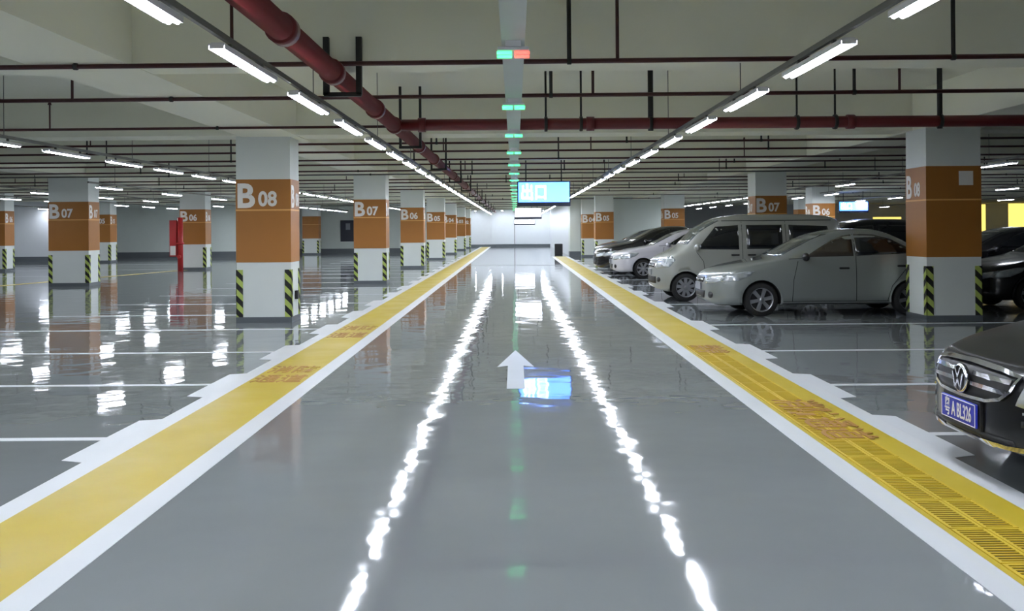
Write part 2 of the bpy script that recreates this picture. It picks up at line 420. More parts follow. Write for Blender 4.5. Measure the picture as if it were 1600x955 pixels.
for i, y in enumerate([6.2, 8.95, 11.7, 14.4, 17.2, 19.9, 22.7, 25.4, 28.2, 31, 34, 37, 40, 44, 48, 52, 56, 60]):
    indicator(y, M_green, M_redled if i == 0 else M_green,
        'nearest indicator, green on the left and red on the right' if i == 0 else
        ('%s indicator from the camera under the tray, lit green' % ORD[i] if i < 8 else 'distant green indicator under the far part of the tray'))

# ------------------------------------------------------------------ hanging signs
def sign(x0, x1, y, z0, z1, m, txt, label, name='hanging_sign', tm=None, rods=True):
    t = thing(name, label, 'sign', ((x0+x1)/2, y, z0))
    a = (x1-x0)/2; h = z1-z0
    box_obj('casing', M_signframe, t, -a-.03, a+.03, .0, .12, -.1, h+.03, bev=.008)
    box_obj('lit_panel', m, t, -a, a, -.012, 0, 0, h)
    if txt:
        bm = bmesh.new(); text_bm(bm, txt, h*.85, FR(-a+.05, -.016, h*.2), .004, .8); obj('lettering', bm, tm or M_signtext, t, recalc=False)
    if rods:
        for x in (-a*.7, a*.7):
            bm = bmesh.new(); cyl(bm, (x, .06, h+.03), (x, .06, SLAB-z0), .015, 8); obj('hanger_rod', bm, M_black, t)
    return t
t = sign(.1, 1.33, 23.6, 2.13, 2.61, M_bluesign, '\u51fa\u53e3', 'lit blue direction sign with white characters over the lane')
sign(.03, 1.2, 44, 2.02, 2.4, M_whitesign, '', 'lit white sign over the lane, below and beyond the blue sign')
sign(.0, 1.3, 63, 1.82, 2.05, M_whitesign, '', 'smallest lit sign over the far end of the lane')
sign(15.0, 16.3, 45, 2.2, 2.6, M_bluesign, '\u51fa\u53e3', 'lit blue sign in the area beyond the parked cars')
# ------------------------------------------------------------------ fire pipes
def pipe_x(y, z, r, x0, x1, m, rods, label, tilt=.02, joints=(), thick=(), sprink=(), full=False, rad=None):
    """a pipe across the garage with its hanger rods"""
    t = thing('sprinkler_pipe', label, 'pipe', (0, y, z), 'fire pipes across the garage')
    t.rotation_euler = (0, 0, -tilt)
    bm = bmesh.new(); cyl(bm, (x0,0,0), (x1,0,0), r, 14)
    for j in joints: cyl(bm, (j-.05,0,0), (j+.05,0,0), r*1.25, 14)
    obj('pipe_run', bm, m, t)
    H = SLAB-z
    for x in rods:
        bm = bmesh.new(); rr = .036 if x in thick else rad or min(.016, .006+.0006*y)
        cyl(bm, (x,0,-r*1.3), (x,0,H), rr, 8); cyl(bm, (x-.02,0,0), (x+.02,0,0), r*1.3, 12)
        if rr > .02: bx(bm, x-.09, x+.09, -.05, .05, H-.02, H)
        obj('hanger_rod', bm, M_black, t)
    for x in sprink:
        bm = bmesh.new(); cyl(bm, (x,0,0), (x,0,H if full else H-.3), .016 if full else .012, 8)
        if not full: cyl(bm, (x,0,H-.3), (x,0,H-.24), .03, 8, .012)
        obj('sprinkler_riser', bm, m, t)
PZ = 2.86
pipe_x(8.72, 2.99, .022, -14, 12, M_darkred, [-5.6, -3.95, .5, 3.9, 7.6], 'nearest thin red pipe crossing the whole ceiling', sprink=[-2.53, .93, -7.5, 6.2], full=True, rad=.02)
pipe_x(10.95, 2.99, .022, -14, 13, M_darkred, [-3.87, .42, 3.8, 6.9], 'second thin red pipe crossing the ceiling', sprink=[.89, 4.3, -5.0, -1.9], full=True, rad=.019)
pipe_x(12.75, PZ, .075, -1.465, 12, M_red, [.42, .88, 1.79, 3.7, 4.2, 5.57, 8.6], 'thick red fire main crossing right from the long main', tilt=.0, joints=(-1.2, 1.0, 4.4, 7.5), thick=(1.79, 5.57))
ys = [14.1, 16.9, 18.7, 20.9, 22.4, 24.8, 26.4, 29.2, 31.2, 34, 36.5, 39.5, 44.5, 50, 56, 60.5, 66, 72, 77]
for i, y in enumerate(ys):
    x0 = -30 if y < 55 else (-14 if y < 62 else -4.7); x1 = 25 if y < 52 else 2.9
    if i == 0: x1 = -1.8
    rods = []; sp = []; x = x0 + 1 + random.random()*2
    while x < x1-.3:
        if -20 < x < 16 or y > 26:
            (rods if random.random() < .6 else sp).append(x)
        x += random.uniform(2.2, 4.2)
    m = M_darkred if y < 22 else M_greypipe if i % 3 == 0 else M_darkred
    lab = 'thin dark pipe crossing the ceiling, %s in depth from the camera' % ORD[i+3-1] if i < 12 else 'distant thin pipe crossing the ceiling beyond the blue sign'
    pipe_x(y, 2.99, .019, x0, x1, m, rods, lab, tilt=.014, sprink=sp)
# long main along the lane
t = thing('fire_main', 'thick red fire main running along the left of the lane', 'pipe', (-1.56, 0, PZ))
bm = bmesh.new(); cyl(bm, (0, 1, 0), (0, 79, 0), .088, 20)
for y in (6.6, 8.4, 11.0, 12.75, 16, 19, 25, 31, 37, 43, 49): cyl(bm, (0, y-.07, 0), (0, y+.07, 0), .108, 20)
obj('pipe_run', bm, M_red, t)
for y in (3.4, 8.91, 14.7, 20.2, 25.8, 31.6, 37.2, 42.6, 48, 53.6, 59, 64.5, 70):
    bm = bmesh.new(); near = abs(y-8.91) < .01; lw = .026 if near else .018
    for sg in (-1, 1): bx(bm, sg*.15-lw, sg*.15+lw, y-.02, y+.035, -.13, 3.26-PZ if near else SLAB-PZ)
    bx(bm, -.17, .17, y-.02, y+.02, -.145, -.105)
    obj('hanger_frame', bm, M_black, t)

# ------------------------------------------------------------------ drain grates on the right yellow path
def grate_proto():
    t = thing('drain_grate', '', 'drain grate')
    bm = bmesh.new()
    bx(bm, 0, .168, 0, .018, 0, .006); bx(bm, 0, .168, .472, .49, 0, .006); bx(bm, 0, .018, .018, .472, 0, .006); bx(bm, .15, .168, .018, .472, 0, .006)
    obj('frame', bm, M_grate, t)
    bm = bmesh.new()
    for k in range(13): bx(bm, .018, .15, .034+k*.034, .034+k*.034+.013, .001, .0055)
    obj('bars', bm, M_grate, t)
    box_obj('drain_slot', M_slot, t, .01, .155, .01, .48, .0, .0015)
    return t
gp = grate_proto(); first = True
n = 0
for j in range(18):
    for i in range(2):
        y = 3.3+j*.5; x = 2.13+i*.172
        lab = 'yellow drain grate in the %s pair from the camera, %s one' % (ORD[j], 'lane side' if i == 0 else 'outer')
        if first: gp.location = (x, y, .0026); gp['label'] = lab; gp['group'] = 'drain grates in the right yellow path'; first = False
        else: dup(gp, (x, y, .0026), lab, 'drain grates in the right yellow path')

# ------------------------------------------------------------------ hydrant riser, poster, lit panels
t = thing('hydrant_riser', 'red fire hydrant riser standing left of column B 06', 'fire hydrant', (-12.56, 36.2, 0))
bm = bmesh.new(); cyl(bm, (.15,0,0), (.15,0,2.0), .1, 16); cyl(bm, (.15,0,1.0), (.15,0,1.08), .14, 16); cyl(bm, (.15,-.0,.55), (.15,-.22,.55), .06, 12)
obj('riser_pipe', bm, M_redbox, t)
box_obj('cabinet', M_redbox, t, -.22, .04, -.1, .14, .55, 1.9, bev=.01)
box_obj('door_panel', M_white, t, -.19, .01, -.112, -.1, .6, .95)
po = tag(box_obj('wall_poster', M_poster, None, -.46, .46, -.04, 0, 0, 1.35, bev=.01, loc=(-10.6, 61.98, .75)), 'dark poster on the pale wall between the B 08 and B 07 columns', 'poster')
box_obj('printed_figure', M_plate, po, -.12, .16, -.048, -.04, .75, 1.15)
for i, (x0, x1, z0, z1, lab) in enumerate(((25.7,27.7,.8,2.1,'lit yellow wall panel left of the right column'), (32.9,33.75,.8,2.95,'narrow lit yellow panel just right of the right column'), (35.4,37.4,.8,3.0,'lit yellow panel at the right edge of the picture'))):
    t = thing('lit_wall_panel', lab, 'light panel', (x0, 69.9, z0), 'yellow lit panels on the far right wall')
    box_obj('frame', M_fix, t, -.05, x1-x0+.05, .0, .1, -.05, z1-z0+.05)
    box_obj('lit_face', M_yellowbox, t, 0, x1-x0, -.02, 0, 0, z1-z0)

# ------------------------------------------------------------------ cars
def curve(keys):
    xs = [k[0] for k in keys]; zs = [k[1] for k in keys]; n = len(xs)
    d = [(zs[i+1]-zs[i])/(xs[i+1]-xs[i]) for i in range(n-1)]
    m = [d[0]] + [0 if d[i-1]*d[i] <= 0 else 2/(1/d[i-1]+1/d[i]) for i in range(1, n-1)] + [d[-1]]
    def f(x):
        if x <= xs[0]: return zs[0]
        if x >= xs[-1]: return zs[-1]
        i = max(j for j in range(n-1) if xs[j] <= x); h = xs[i+1]-xs[i]; t = (x-xs[i])/h
        return ((2*t**3-3*t*t+1)*zs[i]+(t**3-2*t*t+t)*h*m[i]+(-2*t**3+3*t*t)*zs[i+1]+(t**3-t*t)*h*m[i+1])
    return f
class Car:
    def __init__(s, S):
        s.S = S; L, W = S['L'], S['W']
        zt, zs, zb = curve(S['top']), curve(S['belt']), curve(S['bot'])
        rf, rr, nf = S.get('rf', .55), S.get('rr', .5), S.get('nf', 2.7)
        s.zt, s.zs = zt, zs
        def wd(x):
            k = 1
            if x < rf: k = max(0, 1-((rf-x)/rf)**nf)**(1/nf)
            if x > L-rr: k = max(0, 1-((x-L+rr)/rr)**3)**(1/3)
            return W*k
        xs = [0.004,.012,.025,.045,.075,.11,.15,.2,.26,.33,.41,.5]
        x = .6
        while x < L-.5: xs.append(x); x += .085
        xs += [L-q for q in (.5,.42,.34,.26,.19,.13,.08,.045,.02,.006)]
        s.bm = bmesh.new(); rings = []
        for x in xs:
            w_ = wd(x); b, sh, tp = zb(x), zs(x), zt(x)
            sh = min(sh, tp-.015); h = tp-sh; q = min(1, h/.5)
            pts = [(0, b), (.6*w_, b), (.9*w_, b), (.97*w_, b+.035)]
            for i in range(1, 7):
                u = i/6; z = b+.035+(sh-b-.035)*u
                pts.append((w_*(.972+.028*sin(pi*min(1, u*1.05))-.012*u), z))
            ys_ = pts[-1][0]; n_ = 2.2+3.3*q; T = S.get('tumble', .2)*q
            for i in range(1, 11):
                th = pi/2*i/10
                cy, cz = cos(th)**(2/n_) if i < 10 else 0, sin(th)**(2/n_)
                pts.append((ys_*cy*(1-T*cz), sh+h*cz))
            half = [s.bm.verts.new((x, -y, z)) for y, z in pts]
            other = [s.bm.verts.new((x, y, z)) for y, z in pts[1:-1]]
            rings.append(half + other[::-1])
        for a, b in zip(rings, rings[1:]):
            for i in range(len(a)):
                f = s.bm.faces.new((a[i], a[(i+1) % len(a)], b[(i+1) % len(a)], b[i])); f.smooth = True
        s.bm.faces.new(rings[0]); s.bm.faces.new(rings[-1][::-1])
        bmesh.ops.recalc_face_normals(s.bm, faces=s.bm.faces)
        s.bvh = BVHTree.FromBMesh(s.bm)
        S_ = S
        s.root = thing(S['name'], S['label'], 'car', (S['X'], S['Y'], 0))
        me = bpy.data.meshes.new('body'); s.bm.to_mesh(me)
        me.materials.append(S['paint']); me.materials.append(M_trim)
        o = bpy.data.objects.new('body', me); C.objects.link(o)
        cb = bmesh.new(); 
        for wx in S['wheels']:
            for sd in (-1, 1): cyl(cb, (wx, sd*(W-.27), S['R']), (wx, sd*(W+.3), S['R']), S['R']*1.14, 28)
        cut = obj('cut', cb, [S['paint'], M_trim])
        for f in cut.data.polygons: f.material_index = 1
        mod = o.modifiers.new('b', 'BOOLEAN'); mod.object = cut; mod.operation = 'DIFFERENCE'; mod.solver = 'EXACT'
        try: mod.material_mode = 'TRANSFER'
        except Exception: pass
        dg = bpy.context.evaluated_depsgraph_get()
        me2 = bpy.data.meshes.new_from_object(o.evaluated_get(dg))
        me2.name = 'body'; o.modifiers.clear(); o.data = me2; bpy.data.objects.remove(cut)
        o.parent = s.root; s.body = o
        for wx in S['wheels']:
            for sd in (-1, 1): s.wheel(wx, sd)
    def wheel(s, wx, sd):
        Rr = s.S['R']; W = s.S['W']; cy = sd*(W-.115); t = .1
        bm = bmesh.new(); rr = Rr*.7
        pr = [(rr, -t), (Rr*.9, -t*1.0), (Rr*.97, -t*.85), (Rr, -t*.5), (Rr, t*.5), (Rr*.97, t*.85), (Rr*.9, t), (rr, t), (rr*.97, t*.6), (rr*.97, -t*.6), (rr, -t)]
        lathe(bm, pr, 32, (0, 0, 0))
        o = obj('wheel', bm, M_tyre, s.root, (wx, cy, Rr))
        bm = bmesh.new(); yo = sd*t*.75
        lathe(bm, [(rr*1.01, yo+sd*.01), (rr*.93, yo+sd*.012), (rr*.9, yo-sd*.03), (rr*.88, -sd*.03)], 32)
        lathe(bm, [(.001, yo+sd*.012), (rr*.2, yo+sd*.012), (rr*.24, yo-sd*.01)], 20)
        n = s.S.get('spokes', 7)
        for k in range(n):
            a = 2*pi*k/n+.2; c, si = cos(a), sin(a)
            w0, w1 = rr*.13, rr*.16
            vs = []
            for (r_, ww) in ((rr*.18, w0), (rr*.93, w1)):
                for q in (-1, 1):
                    for yy in (yo+sd*.006, yo-sd*.02):
                        vs.append(bm.verts.new((r_*c-q*ww*si, yy, r_*si+q*ww*c)))
            for f in ((0,1,3,2),(4,6,7,5),(0,2,6,4),(1,5,7,3),(0,4,5,1),(2,3,7,6)): bm.faces.new([vs[i] for i in f])
        obj('rim', bm, M_rim, o)
        bm = bmesh.new(); lathe(bm, [(.001, yo-sd*.05), (rr*.9, yo-sd*.05)], 24); obj('brake_disc', bm, M_trim, o)
    def cast(s, mode, a, b):
        if mode == 'L': o, d = Vector((a, -3, b)), Vector((0, 1, 0))
        elif mode == 'Rt': o, d = Vector((a, 3, b)), Vector((0, -1, 0))
        elif mode == 'F': o, d = Vector((-2, a, b)), Vector((1, 0, 0))
        elif mode == 'B': o, d = Vector((s.S['L']+2, a, b)), Vector((-1, 0, 0))
        else: o, d = Vector((a, b, 4)), Vector((0, 0, -1))
        return s.bvh.ray_cast(o, d)
    def patch(s, name, mode, poly, m, off=.006, thick=.014, step=.06, parent=None, label=None, close=True):
        bm = bmesh.new(); vs = [bm.verts.new((p[0], p[1], 0)) for p in poly]; bm.faces.new(vs)
        for ax in (0, 1):
            lo = min(p[ax] for p in poly); hi = max(p[ax] for p in poly); q = lo+step
            while q < hi:
                nrm = [0,0,0]; nrm[ax] = 1; co = [0,0,0]; co[ax] = q
                bmesh.ops.bisect_plane(bm, geom=bm.verts[:]+bm.edges[:]+bm.faces[:], plane_co=co, plane_no=nrm); q += step
        bmesh.ops.triangulate(bm, faces=bm.faces)
        kill = []
        for v in bm.verts:
            h = s.cast(mode, v.co.x, v.co.y)
            if h[0] is None: kill.append(v); continue
            v.co = h[0] + h[1]*off
        if kill: bmesh.ops.delete(bm, geom=kill, context='VERTS')
        if not bm.faces: bm.free(); return None
        bmesh.ops.recalc_face_normals(bm, faces=bm.faces)
        cdir = {'L': Vector((0,-1,0)), 'Rt': Vector((0,1,0)), 'F': Vector((-1,0,0)), 'B': Vector((1,0,0)), 'T': Vector((0,0,1))}[mode]
        bm.normal_update()
        if sum((f.normal.dot(cdir)*f.calc_area() for f in bm.faces)) < 0: bmesh.ops.reverse_faces(bm, faces=bm.faces)
        for f in bm.faces: f.smooth = True
        bm.normal_update()
        nrm = {v: v.normal.copy() for v in bm.verts}
        g = bmesh.ops.extrude_face_region(bm, geom=bm.faces[:])
        nv = [e for e in g['geom'] if isinstance(e, bmesh.types.BMVert)]
        for v in nv: v.co += v.normal*0
        bm.normal_update()
        tops = set(nv)
        for v in bm.verts:
            if v not in tops: v.co -= nrm.get(v, Vector((0,0,0)))*thick
        o = obj(name, bm, m, parent or s.root)
        if label: o['label'] = label
        return o
    def strip(s, name, mode, pts, wd, m, off=.004, thick=.01, step=.06, parent=None, closed=False):
        P = [Vector((p[0], p[1])) for p in pts]; n = len(P); q = []
        bm = bmesh.new()
        # dense polyline
        D = []
        rng = n if closed else n-1
        for i in range(rng):
            a, b = P[i], P[(i+1) % n]; k = max(1, int((b-a).length/step))
            for j in range(k): D.append(a+(b-a)*j/k)
        if not closed: D.append(P[-1])
        L_, Rr = [], []
        for i, p in enumerate(D):
            if closed: a, b = D[i-1], D[(i+1) % len(D)]
            else: a, b = D[max(0, i-1)], D[min(len(D)-1, i+1)]
            t = (b-a).normalized(); nn = Vector((-t.y, t.x))*wd/2
            row_ = []
            for sg in (-1, 1):
                h = s.cast(mode, *(p+nn*sg))
                if h[0] is None: row_ = None; break
                row_.append((h[0]+h[1]*off, h[0]-h[1]*(thick-off)))
            L_.append(row_)
        vs = [[bm.verts.new(x) for pr in r_ for x in pr] if r_ else None for r_ in L_]
        cnt = len(vs) if closed else len(vs)-1
        for i in range(cnt):
            a, b = vs[i], vs[(i+1) % len(vs)]
            if a and b:
                for (p_, q_) in ((0,2),(2,3),(3,1),(1,0)): bm.faces.new((a[p_], a[q_], b[q_], b[p_]))
        if not closed:
            for e in (vs[0], vs[-1]):
                if e: 
                    try: bm.faces.new((e[0], e[2], e[3], e[1]))
                    except Exception: pass
        if not bm.faces: bm.free(); return
        return obj(name, bm, m, parent or s.root)
    def both(s, fn, name, poly, m, **k):
        r = None
        for md in ('L', 'Rt'):
            r = fn(name, md, poly, *m, **k)
        return r
    def handle(s, x, z):
        for md in ('L', 'Rt'):
            h = s.cast(md, x, z)[0]; sg = -1 if md == 'L' else 1
            bm = bmesh.new(); bx(bm, -.085, .085, sg*.012-.014, sg*.012+.014, -.016, .016)
            bmesh.ops.bevel(bm, geom=bm.edges[:], offset=.008, segments=2, affect='EDGES')
            obj('door_handle', bm, s.S.get('handle', M_trim), s.root, tuple(h))
    def mirror(s, x, z, m):
        for md in ('L', 'Rt'):
            h = s.cast(md, x, z)[0]; sg = -1 if md == 'L' else 1
            bm = bmesh.new(); ell(bm, (-.02, sg*.11, .05), (.06, .1, .07)); cyl(bm, (0, -sg*.02, 0), (0, sg*.08, .03), .025, 8)
            obj('wing_mirror', bm, m, s.root, tuple(h))
def circ(cx, cy, rx, ry=None, n=20, a0=0): return [(cx+rx*cos(2*pi*i/n+a0), cy+(ry or rx)*sin(2*pi*i/n+a0)) for i in range(n)]

def finish(c, side_wins, glassm, wf, rear_glass, seams, handles, mir, hl, grille, tl, lowgrille=None, fog=None, arch=True, sill=True):
    for poly, m in side_wins: c.both(c.patch, 'side_window', poly, (m,), off=.004, step=.09)
    c.patch('windscreen', 'F', wf, glassm, off=.004, step=.09)
    c.patch('rear_window', 'B', rear_glass, M_glass, off=.004, step=.09)
    for sm in seams: c.both(c.strip, 'door_seam', sm, (.010, M_trim), off=.002, step=.08)
    for x, z in handles: c.handle(x, z)
    if mir: c.mirror(mir[0], mir[1], c.S.get('mirror', c.S['paint']))
    for mode, poly in hl: 
        c.patch('headlight', mode, poly, M_lamp, off=.006, step=.05)
        if mode == 'L': c.patch('headlight', 'Rt', poly, M_lamp, off=.006, step=.05)
        if mode == 'F': c.patch('headlight', 'F', [(-a, b) for a, b in poly], M_lamp, off=.006, step=.05)
    for poly in grille: c.patch('grille', 'F', poly, M_trim, off=.006, step=.06)
    if lowgrille: c.patch('lower_grille', 'F', lowgrille, M_trim, off=.006, step=.06)
    if fog:
        for sg in (-1, 1): c.patch('fog_light', 'F', circ(sg*fog[0], fog[1], fog[2], n=14), M_trim, off=.008, step=.05)
    for sg in (-1, 1): c.patch('tail_light', 'B', [(sg*a, b) for a, b in tl], M_redlens, off=.006, step=.06)
    R_ = c.S['R']
    if sill: c.both(c.strip, 'sill_trim', [(c.S['wheels'][0]+R_*1.25, .235), (c.S['wheels'][1]-R_*1.25, .235)], (.05, M_trim), off=.006, step=.15)
    # number plate at the back
    o = c.patch('rear_number_plate', 'B', [(-.22,.62),(.22,.62),(.22,.76),(-.22,.76)], M_blue, off=.012, step=.1)

SED_TOP = [(0,.5),(.03,.63),(.09,.715),(.22,.785),(.5,.86),(.85,.92),(1.1,.965),(1.5,1.16),(2.0,1.375),(2.5,1.45),(2.85,1.44),(3.15,1.36),(3.6,1.12),(3.78,1.04),(4.1,1.01),(4.17,.9),(4.2,.7)]
SED_BELT = [(0,.42),(.1,.60),(.5,.77),(1.3,.93),(2.5,.99),(3.6,1.0),(4.1,.93),(4.2,.6)]
SED_BOT = [(0,.32),(.06,.24),(.25,.19),(.7,.2),(3.6,.2),(4.05,.24),(4.2,.36)]
SED_WF = [(-.62,1.0),(.62,1.0),(.52,1.36),(-.52,1.36)]
def sedan(name, label, X, Y, paint, winm=M_glass, scale_h=1.0, W=.83, fine=True, L=4.2, wm=None, **kw):
    k = scale_h
    S = dict(name=name, label=label, X=X, Y=Y, L=4.2, W=W, R=.285, paint=paint, top=[(a, b*k) for a, b in SED_TOP], belt=[(a, b*k) for a, b in SED_BELT], bot=SED_BOT, wheels=(.89, 3.36), tumble=.2, rf=.6)
    S.update(kw)
    c = Car(S)
    w1 = [(1.62,.985*k),(1.80,1.10*k),(2.08,1.26*k),(2.28,1.335*k),(2.42,1.355*k),(2.42,1.0*k)]
    w2 = [(2.47,1.0*k),(2.47,1.36*k),(2.8,1.35*k),(3.05,1.28*k),(3.3,1.15*k),(3.42,1.04*k)]
    finish(c, [(w1, winm), (w2, M_glass)], wm or M_wind, [(a, b*k) for a, b in SED_WF], [(-.55,1.1*k),(.55,1.1*k),(.5,1.34*k),(-.5,1.34*k)],
        [[(1.5,.92*k),(1.42,.6),(1.4,.25)], [(2.445,1.36*k),(2.46,.9),(2.46,.26)], [(3.42,1.02*k),(3.3,.8),(3.05,.5),(2.98,.26)], [(1.35,.955*k),(1.58,.965*k),(2.2,.975*k)][:2]],
        [(2.26,.8), (3.22,.83)], (1.62,.94*k),
        [('L', [(.20,.60),(.34,.70),(.60,.755),(.78,.76),(.70,.68),(.50,.60),(.28,.565)]), ('F', [(-.38,.60),(-.60,.66),(-.76,.70),(-.74,.60),(-.6,.55),(-.42,.54)])],
        [[(-.3,.56),(.3,.56),(.32,.65),(-.32,.65)]], [(.5,.78),(.72,.8),(.76,.95),(.52,.97)], [(-.36,.30),(.36,.30),(.4,.42),(-.4,.42)], (.56,.36,.055))
    c.strip('grille_bar', 'F', [(-.3,.605),(.3,.605)], .022, M_chrome, off=.014)
    bm = bmesh.new(); bx(bm, -.012, .01, -.22, .22, -.06, .06); bmesh.ops.bevel(bm, geom=bm.edges[:], offset=.004, segments=1, affect='EDGES')
    h = c.cast('F', 0, .49)[0]; obj('number_plate', bm, M_plate, c.root, (h.x-.008, 0, .49))
    # chrome cross-shaped badge bar
    bm = bmesh.new(); bx(bm, -.02, 0, -.07, .07, -.015, .015); bx(bm, -.022, 0, -.025, .025, -.025, .025); h = c.cast('F', 0, .605)[0]
    obj('badge', bm, M_chrome, c.root, (h.x-.008, 0, .605))
    c.both(c.strip, 'arch_lip', [(.89+.345*cos(a), .285+.345*sin(a)) for a in [R(-8+q*14.0) for q in range(15)]], (.028, paint), off=.012, thick=.02, step=.08)
    c.both(c.strip, 'arch_lip', [(3.36+.345*cos(a), .285+.345*sin(a)) for a in [R(-8+q*14.0) for q in range(15)]], (.028, paint), off=.012, thick=.02, step=.08)
    return c
sedan('sedan', 'silver sedan with alloy wheels parked left of the B 08 column', 3.19, 16.95, M_silver, winm=M_brownglass, handle=M_trim, mirror=M_trim, spokes=6)
# ---- van
VT = [(0,.52),(.03,.72),(.08,.84),(.2,.92),(.42,1.02),(.6,1.12),(.9,1.42),(1.15,1.58),(1.4,1.69),(1.9,1.75),(3.0,1.75),(3.6,1.71),(3.8,1.62),(3.87,1.4),(3.9,.9)]
VB = [(0,.45),(.1,.7),(.5,.92),(1.0,1.0),(3.6,1.02),(3.9,.8)]
S = dict(name='minivan', label='pale silver minivan with three dark side windows, between the sedans', X=2.82, Y=20.4, L=3.9, W=.8, R=.285, paint=M_vanpaint, top=VT, belt=VB,
    bot=[(0,.34),(.06,.26),(.3,.2),(3.6,.22),(3.9,.36)], wheels=(.62,3.12), tumble=.16, rf=.45, rr=.3, spokes=9)
c = Car(S)
finish(c, [([(.86,1.05),(1.0,1.22),(1.24,1.50),(1.7,1.53),(1.7,1.04)], M_glass), ([(1.86,1.05),(1.86,1.53),(2.58,1.53),(2.58,1.05)], M_glass), ([(2.72,1.05),(2.72,1.53),(3.5,1.5),(3.58,1.07)], M_glass)],
    M_wind, [(-.62,1.15),(.62,1.15),(.54,1.62),(-.54,1.62)], [(-.55,1.12),(.55,1.12),(.5,1.6),(-.5,1.6)],
    [[(.84,1.0),(.98,.8),(1.02,.3)], [(1.77,1.6),(1.77,.26)], [(2.65,1.6),(2.66,.26)], [(1.8,.78),(3.6,.78)]], [(1.62,.93),(1.95,.93)], (.86,1.04),
    [('L', [(.08,.66),(.14,.80),(.34,.92),(.42,.84),(.30,.70)]), ('F', [(-.4,.68),(-.5,.82),(-.72,.90),(-.74,.76),(-.6,.66)])],
    [[(-.36,.68),(.36,.68),(.38,.76),(-.38,.76)]], [(.6,.8),(.74,.8),(.72,1.2),(.6,1.2)], [(-.5,.36),(.5,.36),(.5,.5),(-.5,.5)], (.6,.44,.05))
c.strip('grille_bar', 'F', [(-.36,.72),(.36,.72)], .02, M_chrome, off=.014)
bm = bmesh.new(); bx(bm, -.012, .01, -.22, .22, -.06, .06); h = c.cast('F', 0, .58)[0]; obj('number_plate', bm, M_plate, c.root, (h.x-.006, 0, .58))
for xa in S['wheels']: c.both(c.strip, 'arch_lip', [(xa+.345*cos(a), .285+.345*sin(a)) for a in [R(-5+q*13.5) for q in range(15)]], (.03, M_vanpaint), off=.012, thick=.02, step=.08)
c.both(c.strip, 'roof_gutter', [(1.3,1.62),(3.6,1.62)], (.014, M_trim), off=.003, step=.1)

sedan('sedan', 'white sedan parked just beyond the silver minivan', 2.88, 29.4, M_whitecar, scale_h=1.0)
sedan('sedan', 'black sedan between the white sedan and the farthest grey car', 2.62, 32.3, M_blackcar, scale_h=1.06, wm=M_glass)
sedan('sedan', 'grey sedan, farthest of the row of parked cars on the right', 3.3, 40.5, M_greycar)
sedan('sedan', 'black sedan in the rear row, right of the B 08 column', 8.0, 17.55, M_blackcar, wm=M_glass, L=4.2)
sedan('sedan', 'black sedan whose roof shows just below the yellow panels right of the column', 8.3, 21.0, M_blackcar, wm=M_glass)
# ---- black suv behind
UT = [(0,.6),(.03,.78),(.1,.88),(.3,.95),(.8,1.02),(1.1,1.1),(1.5,1.4),(1.9,1.6),(2.4,1.66),(3.6,1.63),(4.0,1.5),(4.3,1.2),(4.45,1.0),(4.5,.8)]
UB = [(0,.5),(.1,.75),(.6,.9),(1.2,1.02),(4.0,1.08),(4.5,.75)]
S = dict(name='sport_utility_vehicle', label='black tall car in the rear row showing its roof above the silver sedan', X=6.15, Y=23.7, L=4.5, W=.9, R=.36, paint=M_blackcar, top=UT, belt=UB,
    bot=[(0,.4),(.06,.32),(.3,.26),(4.2,.28),(4.5,.42)], wheels=(.9,3.6), tumble=.18, rf=.55, rr=.4)
c = Car(S)
finish(c, [([(1.35,1.08),(1.55,1.25),(1.9,1.48),(2.3,1.52),(2.3,1.1)], M_glass), ([(2.4,1.1),(2.4,1.52),(3.2,1.5),(3.2,1.12)], M_glass), ([(3.3,1.12),(3.3,1.49),(3.8,1.42),(3.95,1.16)], M_glass)],
    M_glass, [(-.62,1.16),(.62,1.16),(.56,1.5),(-.56,1.5)], [(-.58,1.15),(.58,1.15),(.52,1.48),(-.52,1.48)],
    [[(1.3,1.05),(1.3,.32)], [(2.35,1.5),(2.35,.32)], [(3.25,1.5),(3.2,.6),(3.1,.32)]], [(2.2,.93),(3.1,.95)], (1.42,1.05),
    [('L', [(.2,.76),(.3,.86),(.6,.92),(.65,.84),(.35,.76)]), ('F', [(-.45,.76),(-.6,.86),(-.8,.88),(-.8,.76)])],
    [[(-.4,.68),(.4,.68),(.42,.84),(-.42,.84)]], [(.6,.9),(.8,.92),(.8,1.12),(.62,1.12)], [(-.5,.42),(.5,.42),(.5,.56),(-.5,.56)], (.66,.48,.06))
bm = bmesh.new(); bx(bm, -.012, .01, -.22, .22, -.06, .06); h = c.cast('F', 0, .62)[0]; obj('number_plate', bm, M_plate, c.root, (h.x-.006, 0, .62))

